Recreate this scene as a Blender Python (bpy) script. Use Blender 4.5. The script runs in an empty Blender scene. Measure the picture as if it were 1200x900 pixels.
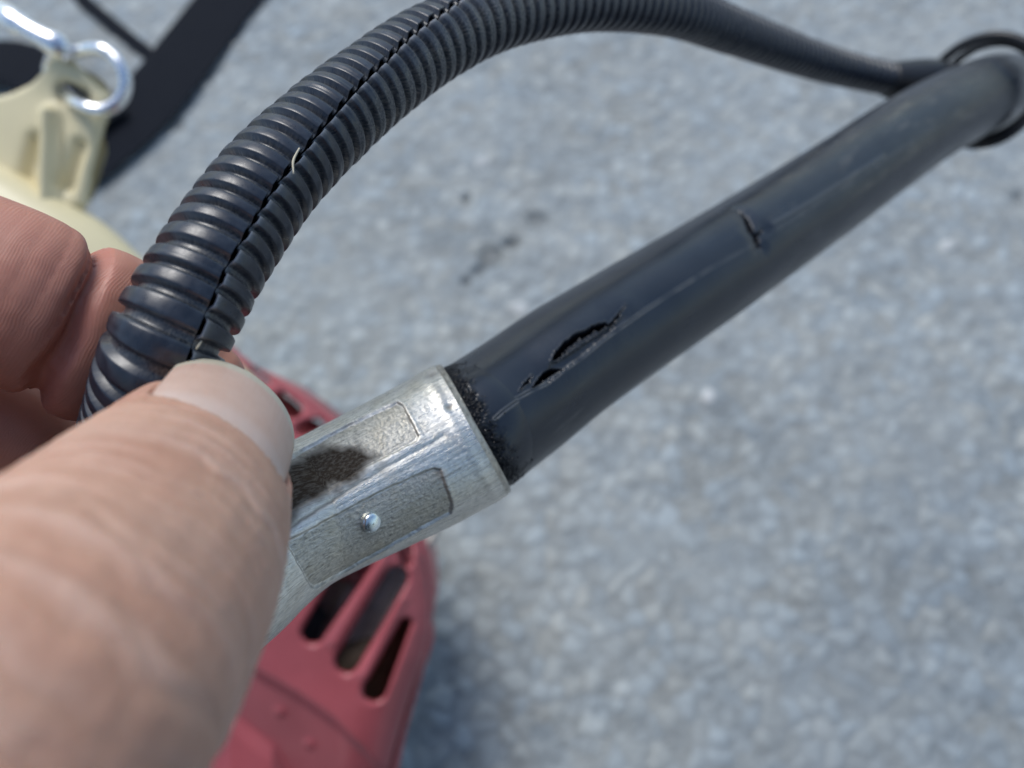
import bpy, math, random
import numpy as np
from mathutils import Vector, Matrix

random.seed(7)
rng = np.random.default_rng(7)
SC = bpy.context.scene
COL = SC.collection
MM = 0.001

# ------------------------------------------------------------------ camera
H = 0.45                       # lens height above the asphalt (m)
PITCH = math.radians(65)       # looking down
FPX = 906.0                    # focal length in pixels of a 1200 px wide frame
FWD = np.array([0, math.cos(PITCH), -math.sin(PITCH)])
UPV = np.array([0, math.sin(PITCH), math.cos(PITCH)])
RGT = np.array([1.0, 0, 0])
CAMP = np.array([0, 0, H])
cam = bpy.data.cameras.new('camera')
cam.sensor_width = 36.0
cam.lens = FPX / 1200 * 36
cam.clip_start = 0.002
cam.clip_end = 500
cam.dof.use_dof = True
cam.dof.focus_distance = 0.100
cam.dof.aperture_fstop = 14.8
camo = bpy.data.objects.new('camera', cam)
COL.objects.link(camo)
camo.matrix_world = Matrix(((RGT[0], UPV[0], -FWD[0], CAMP[0]),
                            (RGT[1], UPV[1], -FWD[1], CAMP[1]),
                            (RGT[2], UPV[2], -FWD[2], CAMP[2]),
                            (0, 0, 0, 1)))
SC.camera = camo

# ------------------------------------------------------------------ light
SUN_EL, SUN_AZ = math.radians(56), math.radians(-30)    # azimuth from +Y towards +X
w = bpy.data.worlds.new('World')
SC.world = w
w.use_nodes = True
wn, wl = w.node_tree.nodes, w.node_tree.links
wn.clear()
wo = wn.new('ShaderNodeOutputWorld')
bg = wn.new('ShaderNodeBackground')
sky = wn.new('ShaderNodeTexSky')
sky.sky_type = 'NISHITA'
sky.sun_disc = False
sky.sun_elevation = SUN_EL
sky.sun_rotation = SUN_AZ
sky.dust_density = 1.0
sky.air_density = 1.2
sky.ozone_density = 1.0
bg.inputs['Strength'].default_value = 0.09
wl.new(sky.outputs[0], bg.inputs[0])
wl.new(bg.outputs[0], wo.inputs[0])
sl = bpy.data.lights.new('sun', 'SUN')
sl.energy = 1.4
sl.angle = math.radians(28)
sl.color = (1.0, 0.98, 0.95)
so = bpy.data.objects.new('sun', sl)
COL.objects.link(so)
sd = Vector((math.sin(SUN_AZ) * math.cos(SUN_EL), math.cos(SUN_AZ) * math.cos(SUN_EL), math.sin(SUN_EL)))
so.rotation_euler = sd.to_track_quat('Z', 'Y').to_euler()
SC.view_settings.view_transform = 'Standard'
SC.view_settings.look = 'None'
SC.view_settings.gamma = 1.0
SC.view_settings.use_curve_mapping = False
SC.view_settings.exposure = 0.82
SC.render.engine = 'CYCLES'
SC.cycles.max_bounces = 8


# ------------------------------------------------------------------ helpers
def at(px, py, d):
    """photo pixel + distance along the lens axis (mm) -> metres in the world"""
    px, py, d = np.asarray(px, float), np.asarray(py, float), np.asarray(d, float)
    x = (px - 600) / FPX * d * MM
    y = -(py - 450) / FPX * d * MM
    return CAMP + x[..., None] * RGT + y[..., None] * UPV + (d * MM)[..., None] * FWD


def cm(x, y, z):
    """camera-aligned millimetres (right, up, away) -> world metres"""
    return CAMP + (x * RGT + y * UPV + z * FWD) * MM


def on_ground(px, py, z=0.0):
    dirv = FWD + (px - 600) / FPX * RGT - (py - 450) / FPX * UPV
    return CAMP + dirv * ((z - H) / dirv[2])


def project(p):
    q = p - CAMP
    d = q @ FWD
    return np.stack([600 + FPX * (q @ RGT) / d, 450 - FPX * (q @ UPV) / d], -1)


def unit(v):
    return v / np.maximum(np.linalg.norm(v, axis=-1, keepdims=True), 1e-12)


def mesh_from(name, verts, faces, smooth=True):
    me = bpy.data.meshes.new(name)
    verts = np.ascontiguousarray(verts, dtype=np.float32)
    faces = np.ascontiguousarray(faces, dtype=np.int32)
    n, k = faces.shape
    me.vertices.add(len(verts))
    me.vertices.foreach_set('co', verts.ravel())
    me.loops.add(n * k)
    me.loops.foreach_set('vertex_index', faces.ravel())
    me.polygons.add(n)
    me.polygons.foreach_set('loop_start', np.arange(0, n * k, k, dtype=np.int32))
    me.polygons.foreach_set('loop_total', np.full(n, k, dtype=np.int32))
    me.polygons.foreach_set('use_smooth', np.full(n, smooth, dtype=bool))
    me.update(calc_edges=True)
    return me


def vattr(me, name, data):
    data = np.ascontiguousarray(data, dtype=np.float32)
    if data.ndim == 1:
        a = me.attributes.new(name, 'FLOAT', 'POINT')
        a.data.foreach_set('value', data)
    else:
        a = me.attributes.new(name, 'FLOAT_VECTOR', 'POINT')
        a.data.foreach_set('vector', data.ravel())


def link(name, me, mat, parent=None, origin=None):
    """one mesh object; its origin is put at the mesh centre"""
    o = bpy.data.objects.new(name, me)
    COL.objects.link(o)
    if mat:
        me.materials.append(mat)
    if parent:
        o.parent = parent
        o.matrix_parent_inverse = parent.matrix_world.inverted()
    return o


def empty(name, loc):
    o = bpy.data.objects.new(name, None)
    COL.objects.link(o)
    o.empty_display_size = 0.01
    o.location = loc
    o.matrix_world = Matrix.Translation(loc)
    return o


def tag(o, label=None, cat=None, group=None, kind=None):
    for k, v in (('label', label), ('category', cat), ('group', group), ('kind', kind)):
        if v:
            o[k] = v
    return o


def grid_faces(nr, nc, wrap=False):
    r = np.arange(nr - 1)[:, None]
    c = np.arange(nc if wrap else nc - 1)[None, :]
    c2 = (c + 1) % nc
    return np.stack([r * nc + c, r * nc + c2, (r + 1) * nc + c2, (r + 1) * nc + c], -1).reshape(-1, 4)


def _hash(ix, iy, iz, seed):
    h = (ix.astype(np.int64) * 374761393 + iy.astype(np.int64) * 668265263 + iz.astype(np.int64) * 2147483647 + seed * 974711) & 0xFFFFFFFF
    h = ((h ^ (h >> 13)) * 1274126177) & 0xFFFFFFFF
    h = ((h ^ (h >> 16)) * 2246822519) & 0xFFFFFFFF
    return ((h ^ (h >> 15)) & 0xFFFFFF) / float(0xFFFFFF)


def noise3(p, seed=0):
    """smooth value noise, about -1..1"""
    i = np.floor(p).astype(np.int64)
    f = p - i
    f = f * f * (3 - 2 * f)
    r = 0
    for dx in (0, 1):
        for dy in (0, 1):
            for dz in (0, 1):
                ww = (f[:, 0] if dx else 1 - f[:, 0]) * (f[:, 1] if dy else 1 - f[:, 1]) * (f[:, 2] if dz else 1 - f[:, 2])
                r = r + ww * _hash(i[:, 0] + dx, i[:, 1] + dy, i[:, 2] + dz, seed)
    return r * 2 - 1


def fbm(p, seed=0, octv=3):
    r, a = 0, 1.0
    for k in range(octv):
        r = r + a * noise3(p * 2 ** k, seed + k * 17)
        a *= 0.5
    return r


def smoothstep(a, b, x):
    t = np.clip((x - a) / (b - a), 0, 1)
    return t * t * (3 - 2 * t)


def spline(pts, n):
    """Catmull-Rom through the rows of pts (any number of columns, xyz first), resampled evenly by arc length"""
    p = np.asarray(pts, float)
    p = np.vstack([2 * p[0] - p[1], p, 2 * p[-1] - p[-2]])
    out = []
    t = np.linspace(0, 1, 40, endpoint=False)[:, None]
    for i in range(1, len(p) - 2):
        a, b, c, d = p[i - 1], p[i], p[i + 1], p[i + 2]
        out.append(0.5 * (2 * b + (c - a) * t + (2 * a - 5 * b + 4 * c - d) * t ** 2 + (3 * b - a - 3 * c + d) * t ** 3))
    out = np.vstack(out + [p[-2][None]])
    s = np.concatenate([[0], np.cumsum(np.linalg.norm(np.diff(out[:, :3], axis=0), axis=1))])
    if np.isscalar(n):
        q = np.linspace(0, s[-1], n)
    else:
        q = n(s[-1])
    return q, np.stack([np.interp(q, s, out[:, k]) for k in range(out.shape[1])], -1)


def frames(c, ref):
    """tangent, normal (towards ref direction) and binormal = T x N"""
    T = unit(np.gradient(c, axis=0))
    N = ref - (T @ ref)[:, None] * T if ref.ndim == 1 else ref - np.sum(ref * T, 1, keepdims=True) * T
    N = unit(N)
    return T, N, np.cross(T, N)


def in_poly(pts, poly):
    x, y = pts[:, 0], pts[:, 1]
    ins = np.zeros(len(pts), bool)
    j = len(poly) - 1
    for i in range(len(poly)):
        xi, yi = poly[i]
        xj, yj = poly[j]
        c = ((yi > y) != (yj > y)) & (x < (xj - xi) * (y - yi) / (yj - yi + 1e-12) + xi)
        ins ^= c
        j = i
    return ins


def seg_dist(pts, poly, closed=False):
    poly = np.asarray(poly, float)
    a = poly
    b = np.roll(poly, -1, axis=0)
    if not closed:
        a, b = a[:-1], b[:-1]
    d = np.full(len(pts), 1e9)
    for p, q in zip(a, b):
        v = q - p
        t = np.clip(((pts - p) @ v) / max(v @ v, 1e-12), 0, 1)
        d = np.minimum(d, np.linalg.norm(pts - (p + t[:, None] * v), axis=1))
    return d


def signed(pts, poly):
    """distance to a closed outline, negative inside"""
    d = seg_dist(pts, poly, True)
    return np.where(in_poly(pts, poly), -d, d)


def dense(poly, step=9.0, closed=True):
    poly = [np.array(q, float) for q in poly]
    if len(poly) == 1:
        return poly
    out = []
    for a, b in zip(poly, poly[1:] + (poly[:1] if closed else [])):
        k = max(1, int(np.linalg.norm(b - a) / step))
        out += [a + (b - a) * i / k for i in range(k)]
    return out if closed else out + [poly[-1]]


def tube_mesh(name, pts, radius, n=120, k=16, ref=None, closed=False):
    """round wire or rod through world points (m); radius in mm, number or per-point list; capped"""
    pts = np.asarray(pts, float)
    rr = np.full(len(pts), radius, float) if np.isscalar(radius) else np.asarray(radius, float)
    _, q = spline(np.column_stack([pts, rr]), n)
    c, r = q[:, :3], q[:, 3] * MM
    ref = -FWD if ref is None else ref
    T, N, B = frames(c, ref)
    th = np.linspace(0, 2 * math.pi, k, endpoint=False)
    v = c[:, None] + r[:, None, None] * (np.cos(th)[None, :, None] * N[:, None] + np.sin(th)[None, :, None] * B[:, None])
    v = v.reshape(-1, 3)
    f = grid_faces(n, k, True)
    v = np.vstack([v, c[0] - T[0] * r[0] * .4, c[-1] + T[-1] * r[-1] * .4])
    a, b = len(v) - 2, len(v) - 1
    caps = [[a, (j + 1) % k, j, j] for j in range(k)] + [[b, (n - 1) * k + j, (n - 1) * k + (j + 1) % k, (n - 1) * k + (j + 1) % k] for j in range(k)]
    me = bpy.data.meshes.new(name)
    me.from_pydata(v.tolist(), [], f.tolist() + [[x for i, x in enumerate(cp) if x not in cp[:i]] for cp in caps])
    me.polygons.foreach_set('use_smooth', np.full(len(me.polygons), True))
    me.update()
    return me


# ------------------------------------------------------------------ materials
class Mat:
    def __init__(self, name):
        self.m = bpy.data.materials.new(name)
        self.m.use_nodes = True
        self.t = self.m.node_tree
        self.b = self.t.nodes['Principled BSDF']

    def n(self, kind, **kw):
        x = self.t.nodes.new('ShaderNode' + kind)
        for k, v in kw.items():
            if k.startswith('i_'):
                x.inputs[k[2:].replace('_', ' ')].default_value = v
            else:
                setattr(x, k, v)
        return x

    def l(self, a, b):
        self.t.links.new(a, b)

    def set(self, **kw):
        for k, v in kw.items():
            self.b.inputs[k.replace('_', ' ')].default_value = v
        return self

    def coord(self, attr=None, scale=(1, 1, 1)):
        if attr:
            a = self.n('Attribute', attribute_name=attr)
            src = a.outputs['Vector']
        else:
            src = self.n('TexCoord').outputs['Object']
        mp = self.n('Mapping')
        mp.inputs['Scale'].default_value = scale
        self.l(src, mp.inputs['Vector'])
        return mp.outputs[0]

    def noise(self, vec, scale=1.0, detail=3, rough=.55, dist=0.0):
        x = self.n('TexNoise')
        x.inputs['Scale'].default_value = scale
        x.inputs['Detail'].default_value = detail
        x.inputs['Roughness'].default_value = rough
        x.inputs['Distortion'].default_value = dist
        self.l(vec, x.inputs['Vector'])
        return x.outputs['Fac']

    def ramp(self, fac, stops):
        x = self.n('ValToRGB')
        e = x.color_ramp.elements
        while len(e) < len(stops):
            e.new(.5)
        for el, (p, c) in zip(e, stops):
            el.position = p
            el.color = (*c, 1) if not np.isscalar(c) else (c, c, c, 1)
        self.l(fac, x.inputs[0])
        return x.outputs[0]

    def mix(self, fac, a, b, blend='MIX'):
        x = self.n('Mix', data_type='RGBA', blend_type=blend)
        for sock, v in ((x.inputs[0], fac), (x.inputs[6], a), (x.inputs[7], b)):
            if hasattr(v, 'is_output'):
                self.l(v, sock)
            else:
                sock.default_value = v if np.isscalar(v) else (*v, 1)
        return x.outputs[2]

    def math(self, op, a, b=0.0):
        x = self.n('Math', operation=op)
        for sock, v in ((x.inputs[0], a), (x.inputs[1], b)):
            if hasattr(v, 'is_output'):
                self.l(v, sock)
            else:
                sock.default_value = v
        return x.outputs[0]

    def attr(self, name, out='Fac'):
        return self.n('Attribute', attribute_name=name).outputs[out]

    def bump(self, height, strength=.3, dist=.0001, prev=None):
        x = self.n('Bump')
        x.inputs['Strength'].default_value = strength
        x.inputs['Distance'].default_value = dist
        self.l(height, x.inputs['Height'])
        if prev is not None:
            self.l(prev, x.inputs['Normal'])
        self.l(x.outputs[0], self.b.inputs['Normal'])
        return x.outputs[0]

    def to(self, sock, out):
        self.l(out, self.b.inputs[sock])
        return self


def mat_asphalt():
    m = Mat('worn_asphalt')
    c = m.coord()
    vo = m.n('TexVoronoi', feature='F1')
    vo.inputs['Scale'].default_value = 95
    m.l(c, vo.inputs['Vector'])
    sep = m.n('SeparateColor')
    m.l(vo.outputs['Color'], sep.inputs[0])
    fart = m.ramp(sep.outputs[0], [(0.0, (.22, .245, .26)), (.5, (.28, .31, .33)), (1.0, (.34, .37, .39))])
    tint = m.mix(m.attr('far'), m.attr('chip', 'Vector'), fart)
    n1 = m.noise(c, 9, 4)
    n2 = m.noise(c, 420, 4, .7)
    col = m.mix(m.ramp(n1, [(.3, .0), (.75, 1.0)]), tint, (.325, .35, .35))
    col = m.mix(.75, tint, col)
    col = m.mix(.25, col, m.ramp(n2, [(.3, .55), (.7, 1.25)]), 'MULTIPLY')
    m.to('Base Color', col)
    m.set(Roughness=.82)
    m.b.inputs['Specular IOR Level'].default_value = .2
    m.bump(m.noise(c, 700, 4, .7), .25, .0006)
    return m.m


def mat_conduit():
    m = Mat('black_corrugated_plastic')
    uv = m.coord('uvm')
    n1 = m.noise(uv, .55, 4, .6)
    n2 = m.noise(uv, 3.0, 4, .7)
    dust = m.attr('dust')
    d = m.math('MULTIPLY', m.ramp(n2, [(.42, 0.0), (.7, 1.0)]), dust)
    col = m.mix(d, (.008, .012, .021), (.24, .23, .20))
    col = m.mix(m.ramp(n1, [(.42, 0.0), (.75, .35)]), col, (.060, .074, .095))
    col = m.mix(m.attr('lip'), col, (.30, .31, .33))
    m.to('Base Color', col)
    m.to('Roughness', m.ramp(m.noise(uv, 1.3, 4, .65), [(.3, .24), (.7, .42)]))
    m.bump(m.noise(uv, 6, 3, .7), .12, .00008)
    m.b.inputs['Specular IOR Level'].default_value = .65
    return m.m


def mat_rubber():
    m = Mat('black_rubber_sleeve')
    uv = m.coord('uvm')
    uvs = m.coord('uvm', (.07, .35, 1))
    n1 = m.noise(uv, .12, 3, .5)
    n2 = m.noise(uvs, 1.0, 4, .6)
    dust = m.attr('dust')
    base = m.mix(m.ramp(n1, [(.35, 0.0), (.75, 1.0)]), (.007, .011, .019), (.014, .019, .028))
    sm = m.math('MULTIPLY', m.ramp(n2, [(.55, 0.0), (.72, 1.0)]), m.attr('smear'))
    base = m.mix(sm, base, (.13, .125, .11))
    col = m.mix(dust, base, (.16, .165, .165))
    sp = m.ramp(m.noise(uv, 2.6, 2, .5), [(.70, 0.0), (.76, .35)])
    col = m.mix(sp, col, (.12, .12, .11))
    ct = m.attr('cut')
    col = m.mix(ct, col, (.004, .004, .005))
    m.to('Specular IOR Level', m.math('MULTIPLY', m.math('SUBTRACT', 1.0, ct), .6))
    m.to('Base Color', col)
    m.to('Roughness', m.ramp(m.noise(uvs, .7, 4, .6), [(.3, .25), (.75, .42)]))
    m.bump(m.noise(uv, 4, 3, .6), .06, .0001)
    return m.m


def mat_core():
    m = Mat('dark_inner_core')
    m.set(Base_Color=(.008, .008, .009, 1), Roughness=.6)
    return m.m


def mat_metal(name, base, rlo, rhi, pits, scratch):
    m = Mat(name)
    uv = m.coord('uvm')
    st = m.coord('uvm', (.14, 2.6, 1))
    st2 = m.coord('uvm', (.5, 1.25, 1))
    streak = m.noise(st, 1.0, 5, .7)
    fleck = m.noise(st2, 2.0, 4, .75)
    big = m.noise(uv, .22, 3, .55)
    col = m.mix(m.ramp(streak, [(.3, 0.0), (.75, 1.0)]), tuple(x * .66 for x in base), base)
    pm = m.math('MULTIPLY', m.ramp(fleck, [(.46, 0.0), (.66, pits)]), m.ramp(m.noise(uv, .45, 3, .6), [(.3, .35), (.7, 1.0)]))
    col = m.mix(pm, col, (.10, .096, .088))
    col = m.mix(m.ramp(big, [(.45, 0.0), (.75, .4)]), col, (.55, .47, .33))
    scr = m.noise(m.coord('uvm', (.05, 3.6, 1)), 1.0, 3, .6)
    col = m.mix(m.ramp(scr, [(.57, 0.0), (.64, .4)]), col, (.20, .19, .17))
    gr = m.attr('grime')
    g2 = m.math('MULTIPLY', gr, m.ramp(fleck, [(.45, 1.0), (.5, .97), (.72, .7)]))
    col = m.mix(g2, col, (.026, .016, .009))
    m.to('Base Color', col)
    met = m.math('SUBTRACT', 1.0, g2)
    m.to('Specular IOR Level', m.math('SUBTRACT', .5, m.math('MULTIPLY', g2, .46)))
    m.to('Metallic', met)
    rg = m.ramp(streak, [(.25, rlo), (.8, rhi)])
    m.to('Roughness', m.mix(gr, rg, (.62, .62, .62)))
    p = m.bump(streak, scratch, .00022)
    m.bump(fleck, .6 * pits + .1, .00022, p)
    return m.m


def mat_simple(name, col, rough, metal=0.0, var=.12, scale=60, bump=0.0, coat=0.0, spec=.5):
    m = Mat(name)
    c = m.coord()
    a = tuple(x * (1 - var) for x in col)
    b = tuple(min(1, x * (1 + var)) for x in col)
    m.to('Base Color', m.mix(m.ramp(m.noise(c, scale, 4), [(.3, 0.0), (.7, 1.0)]), a, b))
    m.to('Roughness', m.ramp(m.noise(c, scale * 1.7, 3), [(.3, max(.02, rough - .06)), (.7, rough + .08)]))
    m.set(Metallic=metal)
    m.b.inputs['Coat Weight'].default_value = coat
    m.b.inputs['Specular IOR Level'].default_value = spec
    if bump:
        m.bump(m.noise(c, scale * 8, 3), bump, .0004)
    return m.m


def mat_skin():
    m = Mat('skin')
    ax = m.coord('skinco')            # (along finger, around, finger number) in mm
    ob = m.coord()
    n1 = m.noise(ob, 95, 4, .6)
    n2 = m.noise(ob, 420, 4, .65)
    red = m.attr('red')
    col = m.mix(m.ramp(n1, [(.3, 0.0), (.7, 1.0)]), (.48, .255, .170), (.54, .32, .22))
    col = m.mix(m.ramp(n2, [(.5, 0.0), (.8, .35)]), col, (.58, .38, .29))
    col = m.mix(red, col, (.43, .165, .115))  # skin redness, doubling as painted shade on the fingers
    col = m.mix(m.attr('pale'), col, (.64, .45, .36))
    m.to('Base Color', col)
    m.b.inputs['Subsurface Weight'].default_value = .30
    m.b.inputs['Subsurface Radius'].default_value = (.0030, .0012, .0007)
    m.b.inputs['Subsurface Scale'].default_value = 1.0
    m.to('Roughness', m.ramp(n2, [(.3, .40), (.7, .56)]))
    # papillary ridges on the finger pads, criss-cross lines on the back of the thumb
    wv = m.n('TexWave', wave_type='BANDS', bands_direction='X')
    wv.inputs['Scale'].default_value = .85
    wv.inputs['Distortion'].default_value = 0.0
    wv.inputs['Detail'].default_value = 0.0
    wv.inputs['Detail Scale'].default_value = .4
    m.l(ax, wv.inputs['Vector'])
    rid = m.math('MULTIPLY', m.math('SUBTRACT', wv.outputs['Fac'], .5), m.attr('ridge'))
    p = m.bump(rid, .30, .00007)
    st = m.coord('skinco', (2.2, .4, 1))
    st2 = m.coord('skinco', (.7, 1.8, 1))
    lines = m.math('ADD', m.noise(st, 1.6, 4, .6, .6), m.noise(st2, 1.4, 4, .65, .8))
    p = m.bump(m.math('MULTIPLY', lines, m.attr('wrinkle')), .5, .0004, p)
    m.bump(n2, .12, .0003, p)
    return m.m


def mat_nail():
    m = Mat('nail')
    uv = m.coord('uvm')
    st = m.coord('uvm', (.12, 2.2, 1))
    n1 = m.noise(uv, .35, 3)
    ln = m.noise(st, 1.0, 4, .6)
    fe = m.attr('free')
    col = m.mix(m.ramp(n1, [(.3, 0.0), (.7, 1.0)]), (.53, .355, .275), (.57, .40, .32))
    col = m.mix(m.attr('lunula'), col, (.60, .47, .41))
    col = m.mix(fe, col, (.52, .47, .36))
    m.to('Base Color', col)
    m.b.inputs['Subsurface Weight'].default_value = .25
    m.b.inputs['Subsurface Radius'].default_value = (.0018, .0010, .0007)
    m.b.inputs['Subsurface Scale'].default_value = 1.0
    m.to('Roughness', m.ramp(ln, [(.3, .33), (.7, .47)]))
    m.bump(ln, .22, .00015)
    return m.m


M_ASPHALT = mat_asphalt()
M_COND = mat_conduit()
M_RUB = mat_rubber()
M_CORE = mat_core()
M_ALU = mat_metal('bright_cast_aluminium', (.98, .95, .87), .21, .42, .6, .5)
M_PANEL = mat_metal('matte_cast_aluminium', (.76, .72, .63), .28, .50, .9, .6)
M_SKIN = mat_skin()
M_NAIL = mat_nail()
M_RED = mat_simple('red_plastic', (.36, .080, .090), .36, 0, .12, 40, .05)
M_CREAM = mat_simple('cream_plastic', (.69, .61, .38), .36, 0, .05, 30)
M_STEEL = mat_simple('zinc_plated_steel', (.80, .81, .82), .22, 1.0, .05, 200)
M_RIVET = mat_simple('polished_pin', (.78, .84, .84), .25, 1.0, .06, 900)
M_WEB = mat_simple('black_webbing', (.006, .008, .013), .85, 0, .25, 500, .5, spec=.15)
M_WIRE = mat_simple('black_cable', (.012, .013, .015), .42, 0, .2, 100)
M_BLOCK = mat_simple('engine_aluminium', (.40, .38, .35), .5, .7, .3, 90)
M_MUFF = mat_simple('dull_brown_casting', (.12, .085, .06), .6, .3, .3, 90)
M_JACKET = mat_simple('dark_jacket_cloth', (.030, .034, .045), .85, 0, .2, 60, .3)
M_TROUSERS = mat_simple('dark_trouser_cloth', (.035, .035, .038), .9, 0, .2, 60, .3)
M_STRAW = mat_simple('dry_straw', (.62, .55, .40), .6, 0, .1, 900)


# ------------------------------------------------------------------ ground
def build_ground():
    def axis(lo, hi, step):
        core = np.arange(lo, hi + step / 2, step)
        out = step * np.cumsum(1.35 ** np.arange(1, 36))
        return np.concatenate([lo - out[::-1], core, hi + out])
    xs, ys = axis(-.52, .52, .0017), axis(-.12, .70, .0017)
    X, Y = np.meshgrid(xs, ys)
    p = np.stack([X.ravel(), Y.ravel()], -1)
    core = (np.abs(p[:, 0]) < .53) & (p[:, 1] > -.13) & (p[:, 1] < .71)

    def voronoi(q, cell, seed):
        g = q / cell
        gi = np.floor(g).astype(np.int64)
        f1 = np.full(len(q), 9.0)
        f2 = np.full(len(q), 9.0)
        idx = np.zeros(len(q))
        idy = np.zeros(len(q))
        z = np.zeros(len(q), np.int64)
        for dx in (-1, 0, 1):
            for dy in (-1, 0, 1):
                cx, cy = gi[:, 0] + dx, gi[:, 1] + dy
                jx, jy = _hash(cx, cy, z, seed), _hash(cx, cy, z, seed + 1)
                d = np.hypot(g[:, 0] - cx - jx, g[:, 1] - cy - jy)
                nb = d < f1
                f2 = np.where(nb, f1, np.minimum(f2, d))
                idx = np.where(nb, cx, idx)
                idy = np.where(nb, cy, idy)
                f1 = np.where(nb, d, f1)
        return f1, f2, idx.astype(np.int64), idy.astype(np.int64)
    q = p[core]
    warp = np.stack([noise3(np.column_stack([q * 160, np.zeros(len(q))]), 3), noise3(np.column_stack([q * 160, np.ones(len(q))]), 4)], -1)
    hgt = np.zeros(len(q))
    col = np.zeros((len(q), 3))
    f1, f2, ia, ib = voronoi(q + warp * .0014, .0105, 11)
    zz = np.zeros_like(ia)
    ra, rb, rc = _hash(ia, ib, zz, 21), _hash(ia, ib, zz, 22), _hash(ia, ib, zz, 23)
    dome = smoothstep(0, .35, f2 - f1)
    stone = (ra > .33)
    hgt = np.where(stone, dome * (.0005 + .0013 * rb), dome * -.0004)
    g1, g2, ja, jb = voronoi(q + warp * .0006 + 3.3, .0038, 31)
    sa, sb = _hash(ja, jb, np.zeros_like(ja), 41), _hash(ja, jb, np.zeros_like(ja), 42)
    fine = smoothstep(0, .4, g2 - g1)
    hgt = hgt + np.where(stone, 0, fine * .0011 * sb)
    grey = np.where(stone, .305 + .095 * rb, .25 + .11 * sa)
    grey = np.where(ra > .985, .43, grey)
    joint = np.where(stone, dome, fine)
    grey = grey * (.76 + .24 * joint)
    q0 = np.column_stack([q, np.zeros(len(q))])
    grey = grey * (1 + .10 * fbm(q0 * 28, 6, 3) + .13 * fbm(q0 * 110, 7, 3))
    tone = (rc - .5) * .12
    col[:, 0] = grey * (.915 + tone * .8)
    col[:, 1] = grey
    col[:, 2] = grey * (1.005 - tone)
    # pits where stones have come out
    for px, py, r in ((575, 300, .013), (632, 258, .010), (560, 318, .008), (1195, 235, .008), (600, 285, .006), (545, 235, .005), (545, 330, .006)):
        gpt = on_ground(px, py)[:2]
        d = np.linalg.norm(q - gpt + warp * .003, axis=1)
        k = 1 - smoothstep(r * .5, r, d)
        hgt -= .004 * k
        col *= (1 - .35 * k)[:, None]
    for px, py, r in ((607, 362, .008), (565, 190, .006), (830, 465, .006), (1110, 290, .007)):
        gpt = on_ground(px, py)[:2]
        k = 1 - smoothstep(r * .7, r, np.linalg.norm((q - gpt) * (1, 1.4) + warp * .003, axis=1))
        hgt += .0018 * k
        col = col * (1 - k)[:, None] + k[:, None] * np.array([.55, .56, .55])
    hgt += .0008 * noise3(np.column_stack([q * 22, np.zeros(len(q))]), 5)
    z = np.zeros(len(p))
    z[core] = hgt
    c = np.full((len(p), 3), .34)
    c[core] = col
    me = mesh_from('asphalt_ground', np.column_stack([p, z]), grid_faces(len(ys), len(xs)))
    vattr(me, 'chip', c)
    ed = np.maximum(np.abs(p[:, 0]) - .50, np.maximum(-.10 - p[:, 1], p[:, 1] - .68))
    vattr(me, 'far', smoothstep(-.06, .02, ed))
    tag(link('asphalt_ground', me, M_ASPHALT), kind='structure')


build_ground()

# ------------------------------------------------------------------ handle: metal ferrule + split rubber sleeve
HANDLE = empty('handle_tube', at(563, 497, 130))
tag(HANDLE, 'black rubber covered handle tube with a split sleeve and bright cast metal fitting', 'handle')
TOCAM = -FWD


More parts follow.
